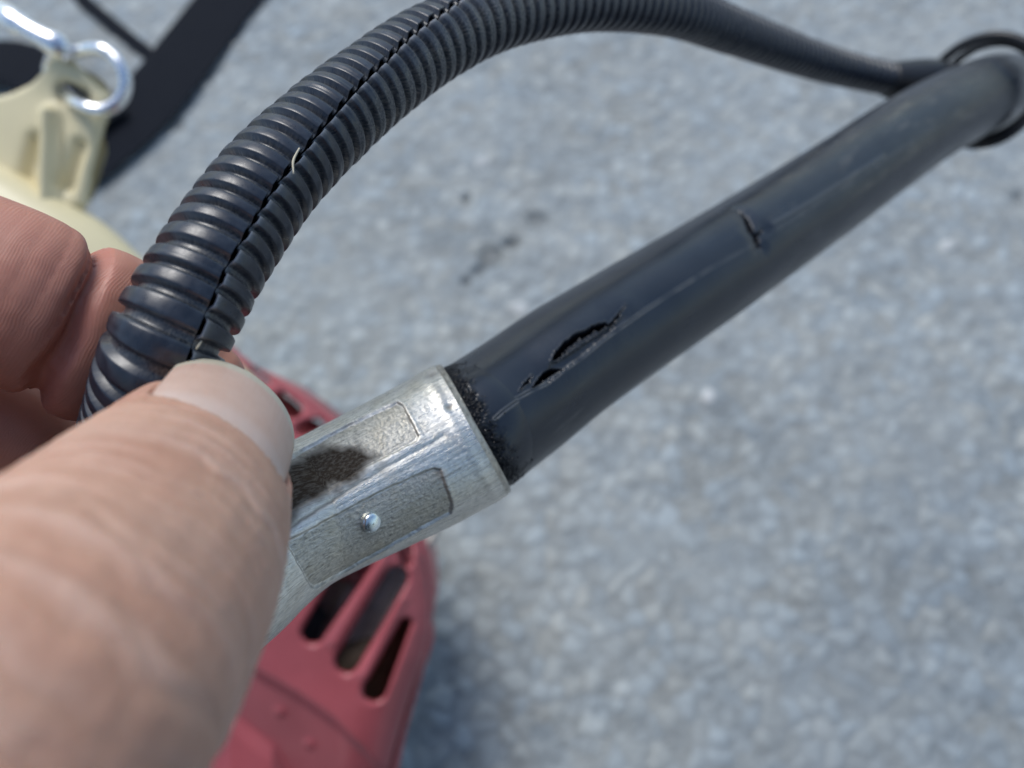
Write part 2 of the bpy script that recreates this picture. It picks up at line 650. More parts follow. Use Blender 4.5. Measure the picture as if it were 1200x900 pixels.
def build_sleeve():
    ctl = [(500, 534, 122.7, 10.8), (551, 504.5, 126.8, 11.0), (566, 495, 128.8, 11.05), (610, 464, 134.5, 11.15), (664, 424, 141, 11.2), (741, 374, 151, 11.2), (836, 313, 165, 11.2),
           (960, 231, 188, 11.3), (1078, 150, 215, 11.3), (1138, 118, 233, 11.3), (1164, 107, 248, 11.2), (1178, 105, 268, 11.2), (1180, 112, 300, 11.2), (1170, 132, 345, 11.2)]
    pts = np.array([np.append(at(a, b, c), r) for a, b, c, r in ctl])

    def samp(L):
        L = L / MM
        a = np.concatenate([np.arange(0, 3, .5), np.arange(3, 50, .115), np.arange(50, 72, .4), np.arange(72, 100, .16), np.arange(100, min(L, 215), .45), np.arange(215, L, 1.5), [L]])
        return a * MM
    s, q = spline(pts, samp)
    c, r = q[:, :3], q[:, 3]
    ref = unit(CAMP - c)
    T, N, B = frames(c, ref)
    a1, a2 = math.radians(-62), math.radians(42)
    th = np.concatenate([np.arange(-math.pi, a1, .05), np.arange(a1, a2, .0105), np.arange(a2, math.pi - .02, .05)])
    S, TH = np.meshgrid(s / MM, th, indexing='ij')
    R = np.repeat(r[:, None], len(th), 1)

    def surf(R):
        return c[:, None] + (R * MM)[..., None] * (np.cos(TH)[..., None] * N[:, None] + np.sin(TH)[..., None] * B[:, None])
    P0 = surf(R)
    pix = project(P0.reshape(-1, 3))
    front = (np.abs(TH.ravel()) < 1.35)
    uv = np.stack([S.ravel(), (TH * 11.2).ravel()], -1)

    def touv(poly):
        out = []
        for x, y in poly:
            d = np.hypot(pix[:, 0] - x, pix[:, 1] - y) + (~front) * 1e6
            out.append(uv[np.argmin(d)])
        return np.array(out)

    def z7(poly):
        return [(500 + x / 4.286, 300 + y / 4.286) for x, y in poly]
    tear1 = touv(z7([(622, 532), (632, 505), (650, 478), (690, 435), (740, 396), (800, 372), (828, 350), (860, 340), (892, 338), (912, 346), (950, 305), (1000, 245),
                     (962, 310), (925, 358), (895, 362), (870, 385), (845, 402), (800, 430), (770, 440), (740, 466), (690, 505), (655, 525)]))
    tear2 = touv(z7([(526, 668), (548, 628), (585, 588), (618, 562), (640, 566), (690, 566), (640, 600), (600, 622), (560, 648)]))
    tear3 = touv(z7([(463, 678), (490, 636), (528, 602), (514, 632), (484, 664)]))
    strip = touv(z7([(650, 526), (690, 507), (740, 468), (800, 432), (850, 402), (880, 380), (862, 366), (830, 384), (800, 402), (770, 410), (740, 440), (712, 452), (688, 484), (655, 508)]))
    flap = touv(z7([(526, 668), (622, 540), (700, 505), (840, 405), (930, 355), (1005, 300), (900, 405), (780, 508), (690, 575), (610, 640)]))
    seam = touv(z7([(345, 815), (360, 800), (440, 738), (520, 680), (600, 645), (680, 580), (780, 510), (900, 410), (1000, 340), (1100, 270), (1200, 205)])
                + [(830, 316), (884, 286), (950, 243), (1000, 212), (1060, 172), (1100, 145)])
    seam_hi = touv([(905, 262), (950, 236), (1000, 205), (1035, 183)])
    notch = touv([(866, 246), (873, 251), (882, 263), (887, 272), (896, 268), (890, 277), (894, 291), (888, 290), (884, 279), (876, 268)])
    n2d = np.column_stack([uv * 2.2, np.zeros(len(uv))])
    jit = np.stack([noise3(n2d, 61), noise3(n2d, 62)], -1) * .16
    uj = uv + jit
    loc = (uv[:, 0] < 68) & (np.abs(TH.ravel()) < 1.3)
    dR = np.zeros(len(uv))
    depth_mask = np.zeros(len(uv))
    ul = uj[loc]
    d1, d2, d3 = signed(ul, tear1), signed(ul, tear2), signed(ul, tear3)
    dm = np.minimum(np.minimum(d1, d2), d3)
    cut = 1 - smoothstep(-.22, .02, dm)
    fl = 1 - smoothstep(-.5, .25, signed(ul, flap))
    lip = np.exp(-((dm - .10) / .11) ** 2) * .16          # raised torn edge
    bulge = np.exp(-(seg_dist(ul, tear1, True) / 3.0) ** 2) * .25
    dR[loc] += bulge + lip - fl * .55 - cut * 1.7
    st_ = (1 - smoothstep(-.12, .10, signed(ul + .25 * np.stack([noise3(np.column_stack([ul * 3, ul[:, 0] * 0]), 91), noise3(np.column_stack([ul * 3, ul[:, 0] * 0]), 92)], -1), strip)))
    dR[loc] += 1.15 * st_ * cut
    ragged = noise3(np.column_stack([ul * 5, np.zeros(len(ul))]), 63)
    dR[loc] += np.where(cut > .3, .14 * ragged, 0)
    depth_mask[loc] = cut * (1 - .75 * st_)
    # moulded double seam line
    fr = np.abs(TH.ravel()) < 1.3
    ds = seg_dist(uv[fr], seam)
    off = .26
    thin = .6 + .4 * (1 - smoothstep(42, 68, uv[fr][:, 0]))
    brk = .55 + .45 * noise3(np.column_stack([uv[fr] * .5, np.zeros(fr.sum())]), 64)
    dR[fr] += thin * brk * (.17 * np.exp(-((ds - off) / .10) ** 2) - .10 * np.exp(-(ds / .14) ** 2))
    dh = seg_dist(uv[fr], seam_hi)
    dR[fr] += .14 * np.exp(-(dh / .6) ** 2)
    dn = signed(uv[fr] + jit[fr] * 1.5, notch)
    ncut = 1 - smoothstep(-.35, .2, dn)
    dR[fr] += -1.0 * ncut - .34 * np.exp(-(np.clip(dn, 0, 9) / 1.6) ** 2)
    depth_mask[fr] = np.maximum(depth_mask[fr], ncut)
    # crumbly rubber where the sleeve meets the fitting
    mouth = s[np.argmin(np.linalg.norm(c - at(551, 504.5, 126.8), axis=1))] / MM - 4.5 * np.cos(TH.ravel()) + 1.2
    e = (1 - smoothstep(.6, 3.4, uv[:, 0] - mouth + 1.0 * noise3(np.column_stack([uv * .8, np.zeros(len(uv))]), 65))) * (uv[:, 0] < mouth + 6)
    sel = e > 0
    cr = noise3(np.column_stack([uv[sel] * 2.6, np.zeros(sel.sum())]), 66) + .6 * noise3(np.column_stack([uv[sel] * 5.5, np.zeros(sel.sum())]), 67)
    dR[sel] += e[sel] * .20 * cr
    # gentle unevenness of the stretched sleeve
    dR += .10 * noise3(np.column_stack([uv * (.05, .10), np.zeros(len(uv))]), 68)
    dust = np.zeros(len(uv))
    dust[fr] += .8 * np.exp(-((ds - off) / .12) ** 2) * brk * thin + .25 * np.exp(-(dh / .4) ** 2)
    dust[sel] += e[sel] * .28 * np.clip(cr, 0, 1)
    dust[loc] += .35 * np.exp(-((dm - .02) / .06) ** 2) * np.clip(.3 + noise3(np.column_stack([ul * 2, np.zeros(len(ul))]), 69), 0, 1)
    dust *= (1 - depth_mask)
    dust[fr] *= smoothstep(.8, 2.5, dn)
    smear = .45 * smoothstep(60, 130, uv[:, 0]) + .55 * np.exp(-((uv[:, 0] - 22) / 10) ** 2) * smoothstep(3, 8, uv[:, 1])
    P = surf(R + dR.reshape(R.shape)).reshape(-1, 3)
    me = mesh_from('rubber_sleeve', P, grid_faces(len(s), len(th), True))
    vattr(me, 'uvm', np.column_stack([uv, np.zeros(len(uv))]))
    vattr(me, 'dust', np.clip(dust, 0, 1))
    vattr(me, 'cut', np.clip(np.maximum(depth_mask, .8 * e * (uv[:, 0] < mouth + 6)), 0, 1))
    vattr(me, 'smear', np.clip(smear, 0, 1))
    o = link('rubber_sleeve', me, M_RUB, HANDLE)
    o['label'] = 'black rubber sleeve torn open near the metal fitting'
    # bare core seen through the tear
    me = tube_mesh('inner_core', c[::8] if len(c) > 40 else c, 9.0, n=120, k=24)
    link('inner_core', me, M_CORE, HANDLE)
    # loose crumbs of perished rubber at the joint
    vs, fs = [], []
    m0 = s[np.argmin(np.linalg.norm(c - at(551, 504.5, 126.8), axis=1))] / MM + 1.2
    for k in range(150):
        t = random.uniform(-1.2, 1.2)
        i = int(np.searchsorted(s / MM, abs(random.gauss(0, 1.3)) + .2 + m0 - 4.5 * math.cos(t)))
        rr = (r[i] + random.uniform(.05, .25)) * MM
        p = c[i] + rr * (math.cos(t) * N[i] + math.sin(t) * B[i])
        a = random.uniform(.08, .22) * MM
        b0 = len(vs)
        rot = np.linalg.qr(np.array([[random.gauss(0, 1) for _ in range(3)] for _ in range(3)]))[0]
        for vv in ((1, 0, 0), (-1, 0, 0), (0, .8, 0), (0, -.8, 0), (0, 0, .6), (0, 0, -.6)):
            vs.append(p + rot @ (np.array(vv) * a))
        for x, y in ((0, 2), (2, 1), (1, 3), (3, 0)):
            fs += [(b0 + x, b0 + y, b0 + 4), (b0 + y, b0 + x, b0 + 5)]
    me = mesh_from('rubber_crumbs', np.array(vs), np.array(fs), False)
    tag(link('rubber_crumbs', me, M_WIRE, HANDLE), kind='stuff')
    return c, T, N, B


SLEEVE = build_sleeve()


def build_fitting():
    # centre pixel, depth, half-size across (mm), half-size towards camera (mm)
    ctl = [(150, 712, 94, 13.5, 11.0), (205, 686, 98, 13.0, 11.0), (255, 658, 102.5, 12.6, 11.2), (298, 632, 106.5, 11.7, 11.2), (336, 612, 110, 10.9, 11.2), (370, 597, 113, 10.6, 11.2), (440, 563, 118.2, 11.2, 11.3),
           (500, 533, 122.7, 11.8, 11.7), (551, 504.5, 126.5, 12.15, 12.0)]
    pts = np.array([np.concatenate([at(a, b, c), [x, y]]) for a, b, c, x, y in ctl])
    s, q = spline(pts, lambda L: np.arange(0, L, .125 * MM))
    c, ra, rb = q[:, :3], q[:, 3], q[:, 4]
    T, N, B = frames(c, unit(CAMP - c))
    a1, a2 = math.radians(-100), math.radians(100)
    th = np.concatenate([np.arange(-math.pi, a1, .06), np.arange(a1, a2, .0125), np.arange(a2, math.pi - .02, .06)])
    S, TH = np.meshgrid(s / MM, th, indexing='ij')
    # faceted casting: two flats either side of a low centre ridge
    ang = TH
    e = 2.12
    rad = (np.abs(np.cos(ang)) ** e + np.abs(np.sin(ang)) ** e) ** (-1 / e)

    def surf(dR):
        r = rad
        cx = (rb[:, None] * r + dR) * np.cos(TH)
        sx = (ra[:, None] * r + dR) * np.sin(TH)
        # the mouth is cut a little obliquely
        sh = -4.5 * np.cos(TH) * smoothstep(.45, 1.0, S / S.max())
        return c[:, None] + MM * (cx[..., None] * N[:, None] + sx[..., None] * B[:, None] + sh[..., None] * T[:, None])
    P0 = surf(np.zeros_like(S)).reshape(-1, 3)
    pix = project(P0)
    front = np.abs(TH.ravel()) < 1.5
    uv = np.stack([S.ravel(), (TH * 11.5).ravel()], -1)

    def touv(poly, closed=True):
        poly = dense(poly, 9.0, closed)
        return np.array([uv[np.argmin(np.hypot(pix[:, 0] - x, pix[:, 1] - y) + (~front) * 1e6)] for x, y in poly])
    up = touv([(300, 556), (340, 534), (400, 501), (465, 470), (472, 474), (492, 511), (488, 517), (440, 541), (380, 577), (310, 616)])
    lo = touv([(335, 634), (345, 629), (400, 600), (450, 573), (508, 548), (517, 551), (531, 592), (528, 602), (470, 634), (420, 662), (370, 690), (364, 688)])
    ridge = touv([(280, 652), (330, 625), (400, 580), (450, 550), (500, 522), (520, 512)], False)
    n0 = np.column_stack([uv * 1.1, np.zeros(len(uv))])
    jit = np.stack([noise3(n0, 71), noise3(n0, 72)], -1) * .05
    fr = front
    uf = uv[fr] + jit[fr]
    du, dl = signed(uf, up), signed(uf, lo)
    dR = np.zeros(len(uv))
    rec = np.maximum(1 - smoothstep(-.30, .05, du), 1 - smoothstep(-.30, .05, dl))
    dmin = np.minimum(np.abs(du), np.abs(dl))
    dr = seg_dist(uf, ridge)
    side = np.zeros(fr.sum())
    dR[fr] = -.34 * rec - .12 * np.exp(-((dmin) / .28) ** 2) * (np.minimum(du, dl) < 0) + .035 * np.exp(-((np.minimum(du, dl) - .4) / .35) ** 2)
    # centre groove with the lower half standing a little lower
    dR[fr] += -.11 * np.exp(-(dr / .25) ** 2) + .03 * np.exp(-((dr - .9) / .45) ** 2)
    dR[fr] += .014 * noise3(np.column_stack([uf * (.25, 2.6), np.zeros(len(uf))]), 73) + .022 * noise3(np.column_stack([uf * 2.8, np.zeros(len(uf))]), 74) * (.4 + rec)
    # rounded lip at the mouth
    L = s[-1] / MM
    dR += .10 * np.exp(-((S.ravel() - (L - 2.0)) / .8) ** 2)
    # small nicks
    for x, y, r_, dd in ((527, 476, .55, .35), (505, 437, 1.2, .5), (450, 545, 1.6, .08)):
        p = touv([(x, y)])[0]
        dR -= dd * np.exp(-(np.linalg.norm(uv + jit * 3 - p, axis=1) / r_) ** 2)
    P = surf(dR.reshape(S.shape)).reshape(-1, 3)
    # grime: an oily brown stain over the upper panel with the hand's dark reflection painted in, rust freckles, dark dirt in the corners of the recesses
    gr = np.zeros(len(uv))
    stain = touv([(285, 645), (300, 560), (340, 537), (385, 520), (420, 522), (448, 538), (425, 553), (385, 576), (345, 606), (325, 626)])
    js = np.stack([fbm(n0 * .35, 81), fbm(n0 * .35, 82)], -1) * .9
    sdn = signed(uv[fr] + js[fr], stain)
    gr[fr] = np.maximum(gr[fr], .97 * (1 - smoothstep(-1.3, 1.5, sdn)))
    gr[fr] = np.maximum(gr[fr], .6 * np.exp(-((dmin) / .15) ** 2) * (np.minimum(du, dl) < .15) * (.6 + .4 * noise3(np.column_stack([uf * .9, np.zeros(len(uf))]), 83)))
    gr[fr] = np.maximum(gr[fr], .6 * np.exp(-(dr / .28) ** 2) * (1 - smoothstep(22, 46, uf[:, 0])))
    for x, y, r_, g in ((505, 437, 1.0, .7), (527, 476, .4, .7), (448, 548, 1.3, .35), (434, 622, 1.5, .35), (518, 556, .8, .5)):
        p = touv([(x, y)])[0]
        gr = np.maximum(gr, g * np.exp(-(np.linalg.norm(uv + jit * 4 - p, axis=1) / r_) ** 2))
    F = grid_faces(len(s), len(th), True)
    fu, fl = np.zeros(len(uv), bool), np.zeros(len(uv), bool)
    fu[np.where(fr)[0]] = du < -.28
    fl[np.where(fr)[0]] = dl < -.28
    iu, il = fu[F].all(1), fl[F].all(1)
    uv3 = np.column_stack([uv, np.zeros(len(uv))])

    def sub(name, mask, mat, parent, label=None):
        f = F[mask]
        ids, inv = np.unique(f, return_inverse=True)
        me = mesh_from(name, P[ids], inv.reshape(-1, 4))
        vattr(me, 'uvm', uv3[ids])
        vattr(me, 'grime', np.clip(gr[ids], 0, 1))
        o = link(name, me, mat, parent)
        if label:
            o['label'] = label
        return o
    body = sub('metal_fitting', ~(iu | il), M_ALU, HANDLE, 'scratched bright cast aluminium fitting at the end of the rubber sleeve')
    sub('recessed_panel', iu, M_PANEL, body, 'upper recessed panel, dark brown beside the thumb from stain and painted reflection')
    sub('recessed_panel', il, M_PANEL, body, 'lower recessed panel with a small round pin')
    # thickness at the mouth and a closed back end
    nc = len(th)
    ring = P.reshape(len(s), nc, 3)[-1]
    rdir = ring - c[-1]
    rdir = unit(rdir - (rdir @ T[-1])[:, None] * T[-1])
    prof = [(0, 0), (.12, .10), (.25, .85), (.40, 1.15), (.75, 1.25), (1.3, 1.0), (1.6, -3.0)]        # (inwards, along) mm
    v = np.vstack([ring + MM * (b_ * T[-1] - a_ * rdir) for a_, b_ in prof])
    k_ = len(prof)
    me = mesh_from('mouth_rim', v, grid_faces(k_, nc, True))
    vattr(me, 'uvm', np.column_stack([np.tile(th * 11.5, k_), np.repeat(np.arange(k_) * .4, nc), np.zeros(k_ * nc)]))
    vattr(me, 'grime', np.clip(.12 + .25 * noise3(np.column_stack([np.tile(th * 9, k_), np.repeat(np.arange(k_) * .7, nc), np.zeros(k_ * nc)]), 76), 0, 1))
    link('mouth_rim', me, M_PANEL, body)
    r0 = P.reshape(len(s), nc, 3)[0]
    rings = [r0 + (c[0] - r0) * (1 - math.cos(a)) - T[0] * math.sin(a) * 7 * MM for a in np.linspace(0, math.pi / 2 - .001, 8)]
    me = mesh_from('end_cap', np.vstack(rings), grid_faces(8, nc, True))
    vattr(me, 'uvm', np.zeros((8 * nc, 3)))
    vattr(me, 'grime', np.zeros(8 * nc))
    link('end_cap', me, M_ALU, body)
    # round pin
    p = touv([(435, 612)])[0]
    i = np.argmin(np.linalg.norm(uv - p, axis=1))
    base = P[i]
    k = i // nc
    t = TH.ravel()[i]
    nrm = unit(math.cos(t) * N[k] + math.sin(t) * B[k])
    e1 = T[k]
    e2 = np.cross(nrm, e1)
    prof = [(1.55, -.3), (1.5, .05), (1.42, .45), (1.30, .72), (1.05, .86), (.6, .93), (.1, .95)]
    a = np.linspace(0, 2 * math.pi, 28, endpoint=False)
    v = np.vstack([base + MM * (r_ * (np.cos(a)[:, None] * e1 + np.sin(a)[:, None] * e2) + z * nrm) for r_, z in prof])
    link('pin', mesh_from('pin', v, grid_faces(len(prof), len(a), True)), M_RIVET, body)


build_fitting()


# ------------------------------------------------------------------ corrugated conduit
def build_conduit():
    ctl = [(118, 640, 118, 6.5), (140, 560, 106, 6.5), (163, 490, 96, 6.5), (190, 415, 89.5, 6.55), (235, 330, 91.5, 6.5), (275, 267, 95.5, 6.5), (320, 207, 100, 6.4), (380, 148, 106.5, 6.3), (440, 98, 113.5, 6.15),
           (508, 51, 121.5, 6.0), (590, 15, 132, 5.8), (690, 0, 147, 5.65), (785, 11, 165, 5.4), (850, 34, 184, 5.2), (950, 70, 215, 4.95), (1010, 86, 231, 4.8), (1070, 97, 240, 4.7), (1125, 102, 250, 4.6)]
    pts = np.array([np.append(at(a, b, c), r) for a, b, c, r in ctl])
    pitch = 2.72
    s, q = spline(pts, lambda L: np.arange(0, L, pitch * MM / 14))
    c, R = q[:, :3], q[:, 3]
    T, N, B = frames(c, unit(CAMP - c))
    S = s / MM
    # seam angle from its course in the photo
    pc = project(c)
    i_of = lambda x, y: np.argmin(np.hypot(pc[:, 0] - x, pc[:, 1] - y))
    ks = [0, i_of(163, 490), i_of(190, 415), i_of(235, 330), i_of(275, 267), i_of(320, 207), i_of(380, 148), i_of(440, 98), i_of(508, 51), i_of(560, 25), i_of(690, 0), len(s) - 1]
    vs = np.radians([34, 33, 28, 18, 13, 8, -3, -15, -32, -52, -80, -95])
    sa = np.interp(np.arange(len(s)), ks, vs)
    gap = .024
    n = 84
    k = np.linspace(0, 1, n)
    k = .5 - .5 * np.cos(math.pi * k) * (.75 + .25 * np.abs(np.cos(math.pi * k)))     # denser at the lips
    k = (k - k[0]) / (k[-1] - k[0])
    th = sa[:, None] + gap + k[None, :] * (2 * math.pi - 2 * gap)
    wob = noise3(np.column_stack([S * .11, S * 0, S * 0]), 90)
    th = th + (.018 * wob)[:, None]
    dl = k * (2 * math.pi)                       # angle past the right-hand lip
    dr = (1 - k) * (2 * math.pi)                 # angle before the left-hand lip
    skew = .25 * np.exp(-dl / .5)                # rings meet a little out of step at the split
    ph = ((S[:, None] + skew[None, :]) / pitch) % 1.0
    x = np.abs(ph - .5) * 2                      # 0 in the middle of a ridge, 1 in the middle of a valley
    ridge = 1 - smoothstep(.54, .76, x)
    crown = .04 * (1 - (x / .55) ** 2) * (x < .55)
    dep = 1.05 * R / 6.5
    rr = R[:, None] - dep[:, None] * (1 - ridge) + crown
    rr = rr + .22 * np.exp(-dr / .30)[None, :] - .18 * np.exp(-dl / .35)[None, :]
    ringv = _hash(np.floor(S / pitch + .5).astype(np.int64), np.zeros(len(S), np.int64), np.zeros(len(S), np.int64), 5)
    rr = rr + (.10 * (ringv - .5))[:, None]
    th = th - (.07 * ridge) * np.exp(-dr / .25)[None, :]
    P = c[:, None] + MM * rr[..., None] * (np.cos(th)[..., None] * N[:, None] + np.sin(th)[..., None] * B[:, None])
    me = mesh_from('corrugated_jacket', P.reshape(-1, 3), grid_faces(len(s), n))
    uv = np.stack([np.repeat(S[:, None], n, 1), th * 6.5, np.zeros_like(th)], -1).reshape(-1, 3)
    vattr(me, 'uvm', uv)
    sm = smoothstep(70, 100, S) * (1 - smoothstep(150, 190, S))
    side = smoothstep(.1, .8, th - sa[:, None]) * (1 - smoothstep(1.2, 1.9, th - sa[:, None]))
    dust = 1.6 * np.exp(-dl / .035)[None, :] + (1 - ridge) * .50 + sm[:, None] * side * (.35 + .65 * ridge)
    vattr(me, 'dust', np.clip(dust, 0, 1).ravel())
    vattr(me, 'lip', (np.exp(-dl / .03)[None, :] * (.55 + .45 * ridge)).ravel())
    root = empty('corrugated_conduit', c[0])
    tag(root, 'black split corrugated conduit arching from the pinched fingers to the far end of the handle', 'conduit')
    o = link('corrugated_jacket', me, M_COND, root)
    md = o.modifiers.new('wall', 'SOLIDIFY')
    md.thickness = .42 * MM
    md.offset = -1
    link('inner_cable', tube_mesh('inner_cable', c[::20], 2.6, n=160, k=12), M_CORE, root)
    # straw caught in the split
    def on(px, py, lift=.35):
        pf = P.reshape(-1, 3)
        pp = project(pf)
        d = np.hypot(pp[:, 0] - px, pp[:, 1] - py) + ((pf - CAMP) @ FWD > 125 * MM) * 0
        cand = np.where(d < 3)[0]
        i = cand[np.argmin(((pf[cand] - CAMP) @ FWD))] if len(cand) else np.argmin(d)
        return pf[i] + (CAMP - pf[i]) / np.linalg.norm(CAMP - pf[i]) * lift * MM
    a, b, m_ = on(353, 172, .9), on(346, 204, .9), on(346, 188, 1.5)
    o = link('dry_straw', tube_mesh('dry_straw', [a, m_, b], [.09, .15, .08], n=14, k=6), M_STRAW)
    tag(o, 'tiny pale straw caught in the seam of the corrugated conduit, halfway up', 'straw', 'bits of straw on the conduit')
    a, b = on(231, 409, .7), on(238, 400, .7)
    o = link('dry_straw', tube_mesh('dry_straw', [a, (a + b) / 2, b], [.10, .14, .08], n=8, k=6), M_STRAW)
    tag(o, 'tiny pale straw on the conduit just above the thumb nail', 'straw', 'bits of straw on the conduit')
    return c, T, N, B


build_conduit()


# ------------------------------------------------------------------ wire loops at the far end of the handle
def build_loops():
    c, T, N, B = SLEEVE
    pc = project(c)
    i0 = int(np.argmin(np.hypot(pc[:, 0] - 1146, pc[:, 1] - 105)))
    ax, n_, b_ = T[i0], N[i0], B[i0]
    tilt = unit(ax + .16 * b_ - .05 * n_)
    e1 = unit(n_ - (n_ @ tilt) * tilt)
    e2 = np.cross(tilt, e1)
    specs = [(1.5, 15.4, 1.45, (0.5, -1.9), 'black wire loop nearest the conduit end, wrapped round the handle tube'),
             (4.5, 15.0, 1.3, (.3, -1.6), 'black wire loop furthest along the handle tube at the frame edge')]
    for z, r, wr, (ox, oy), lab in specs:
        tilt = unit(ax + (.12 if z < 3 else .40) * b_ - .05 * n_)
        e1 = unit(n_ - (n_ @ tilt) * tilt)
        e2 = np.cross(tilt, e1)
        t = np.linspace(0, 2 * math.pi, 40, endpoint=True)
        rr = r * (1 + .03 * np.sin(2 * t + z))
        p = c[i0] + MM * (z * tilt + (rr * np.cos(t) + ox)[:, None] * e1 + (rr * np.sin(t) + oy)[:, None] * e2 + (.8 * np.sin(t + 1))[:, None] * tilt)
        o = link('wire_loop', tube_mesh('wire_loop', p, wr, n=110, k=12, ref=tilt), M_WIRE)
        tag(o, lab, 'wire loop', 'wire loops round the handle tube')
    # taped boot where the conduit meets the tube
    p = [at(1040, 93, 236), at(1062, 96, 238), at(1085, 97, 240), at(1108, 98, 243), at(1120, 97, 247)]
    o = link('rubber_boot', tube_mesh('rubber_boot', p, [5.0, 6.4, 7.0, 6.0, 3.6], n=40, k=24), M_WIRE)
    tag(o, 'short black rubber boot joining the conduit to the handle tube', 'rubber boot')


build_loops()


# ------------------------------------------------------------------ engine: red cover, cream tank with lug
ENGINE = empty('engine_unit', on_ground(300, 800))
tag(ENGINE, 'small engine with slotted red cover and cream plastic tank on the asphalt behind the hand', 'engine')


def relief(name, outline, depth, scale_step, hfun, holes, mat, parent, thick, side=None):
    """moulded shell: relief over an outline drawn at a given distance; hfun gives mm towards the lens"""
    outline = np.asarray(outline, float)
    lo, hi = outline.min(0), outline.max(0)
    xs, ys = np.arange(lo[0], hi[0] + scale_step, scale_step), np.arange(lo[1], hi[1] + scale_step, scale_step)
    X, Y = np.meshgrid(xs, ys)
    p = np.stack([X.ravel(), Y.ravel()], -1)
    d = signed(p, outline)
    h = hfun(p, d)
    inside = d < 0
    for a, b, ra, rb in holes:
        a, b = np.array(a, float), np.array(b, float)
        v = b - a
        t = np.clip(((p - a) @ v) / (v @ v), 0, 1)
        dist = np.linalg.norm(p - (a + t[:, None] * v), axis=1) - (ra + (rb - ra) * t)
        h = h - 2.2 * (1 - smoothstep(0, 7, dist)) ** 2
        inside &= dist > 0
    k = depth / FPX * MM
    O = at(600, 450, depth)
    W = O + ((p[:, 0] - 600) * k)[:, None] * RGT - ((p[:, 1] - 450) * k)[:, None] * UPV - (h * MM)[:, None] * FWD
    F = grid_faces(len(ys), len(xs))[:, ::-1]
    F = F[inside[F].all(1)]
    ids, inv = np.unique(F, return_inverse=True)
    me = mesh_from(name, W[ids], inv.reshape(-1, 4))
    o = link(name, me, mat, parent)
    md = o.modifiers.new('wall', 'SOLIDIFY')
    md.thickness = thick * MM
    md.offset = -1
    return o


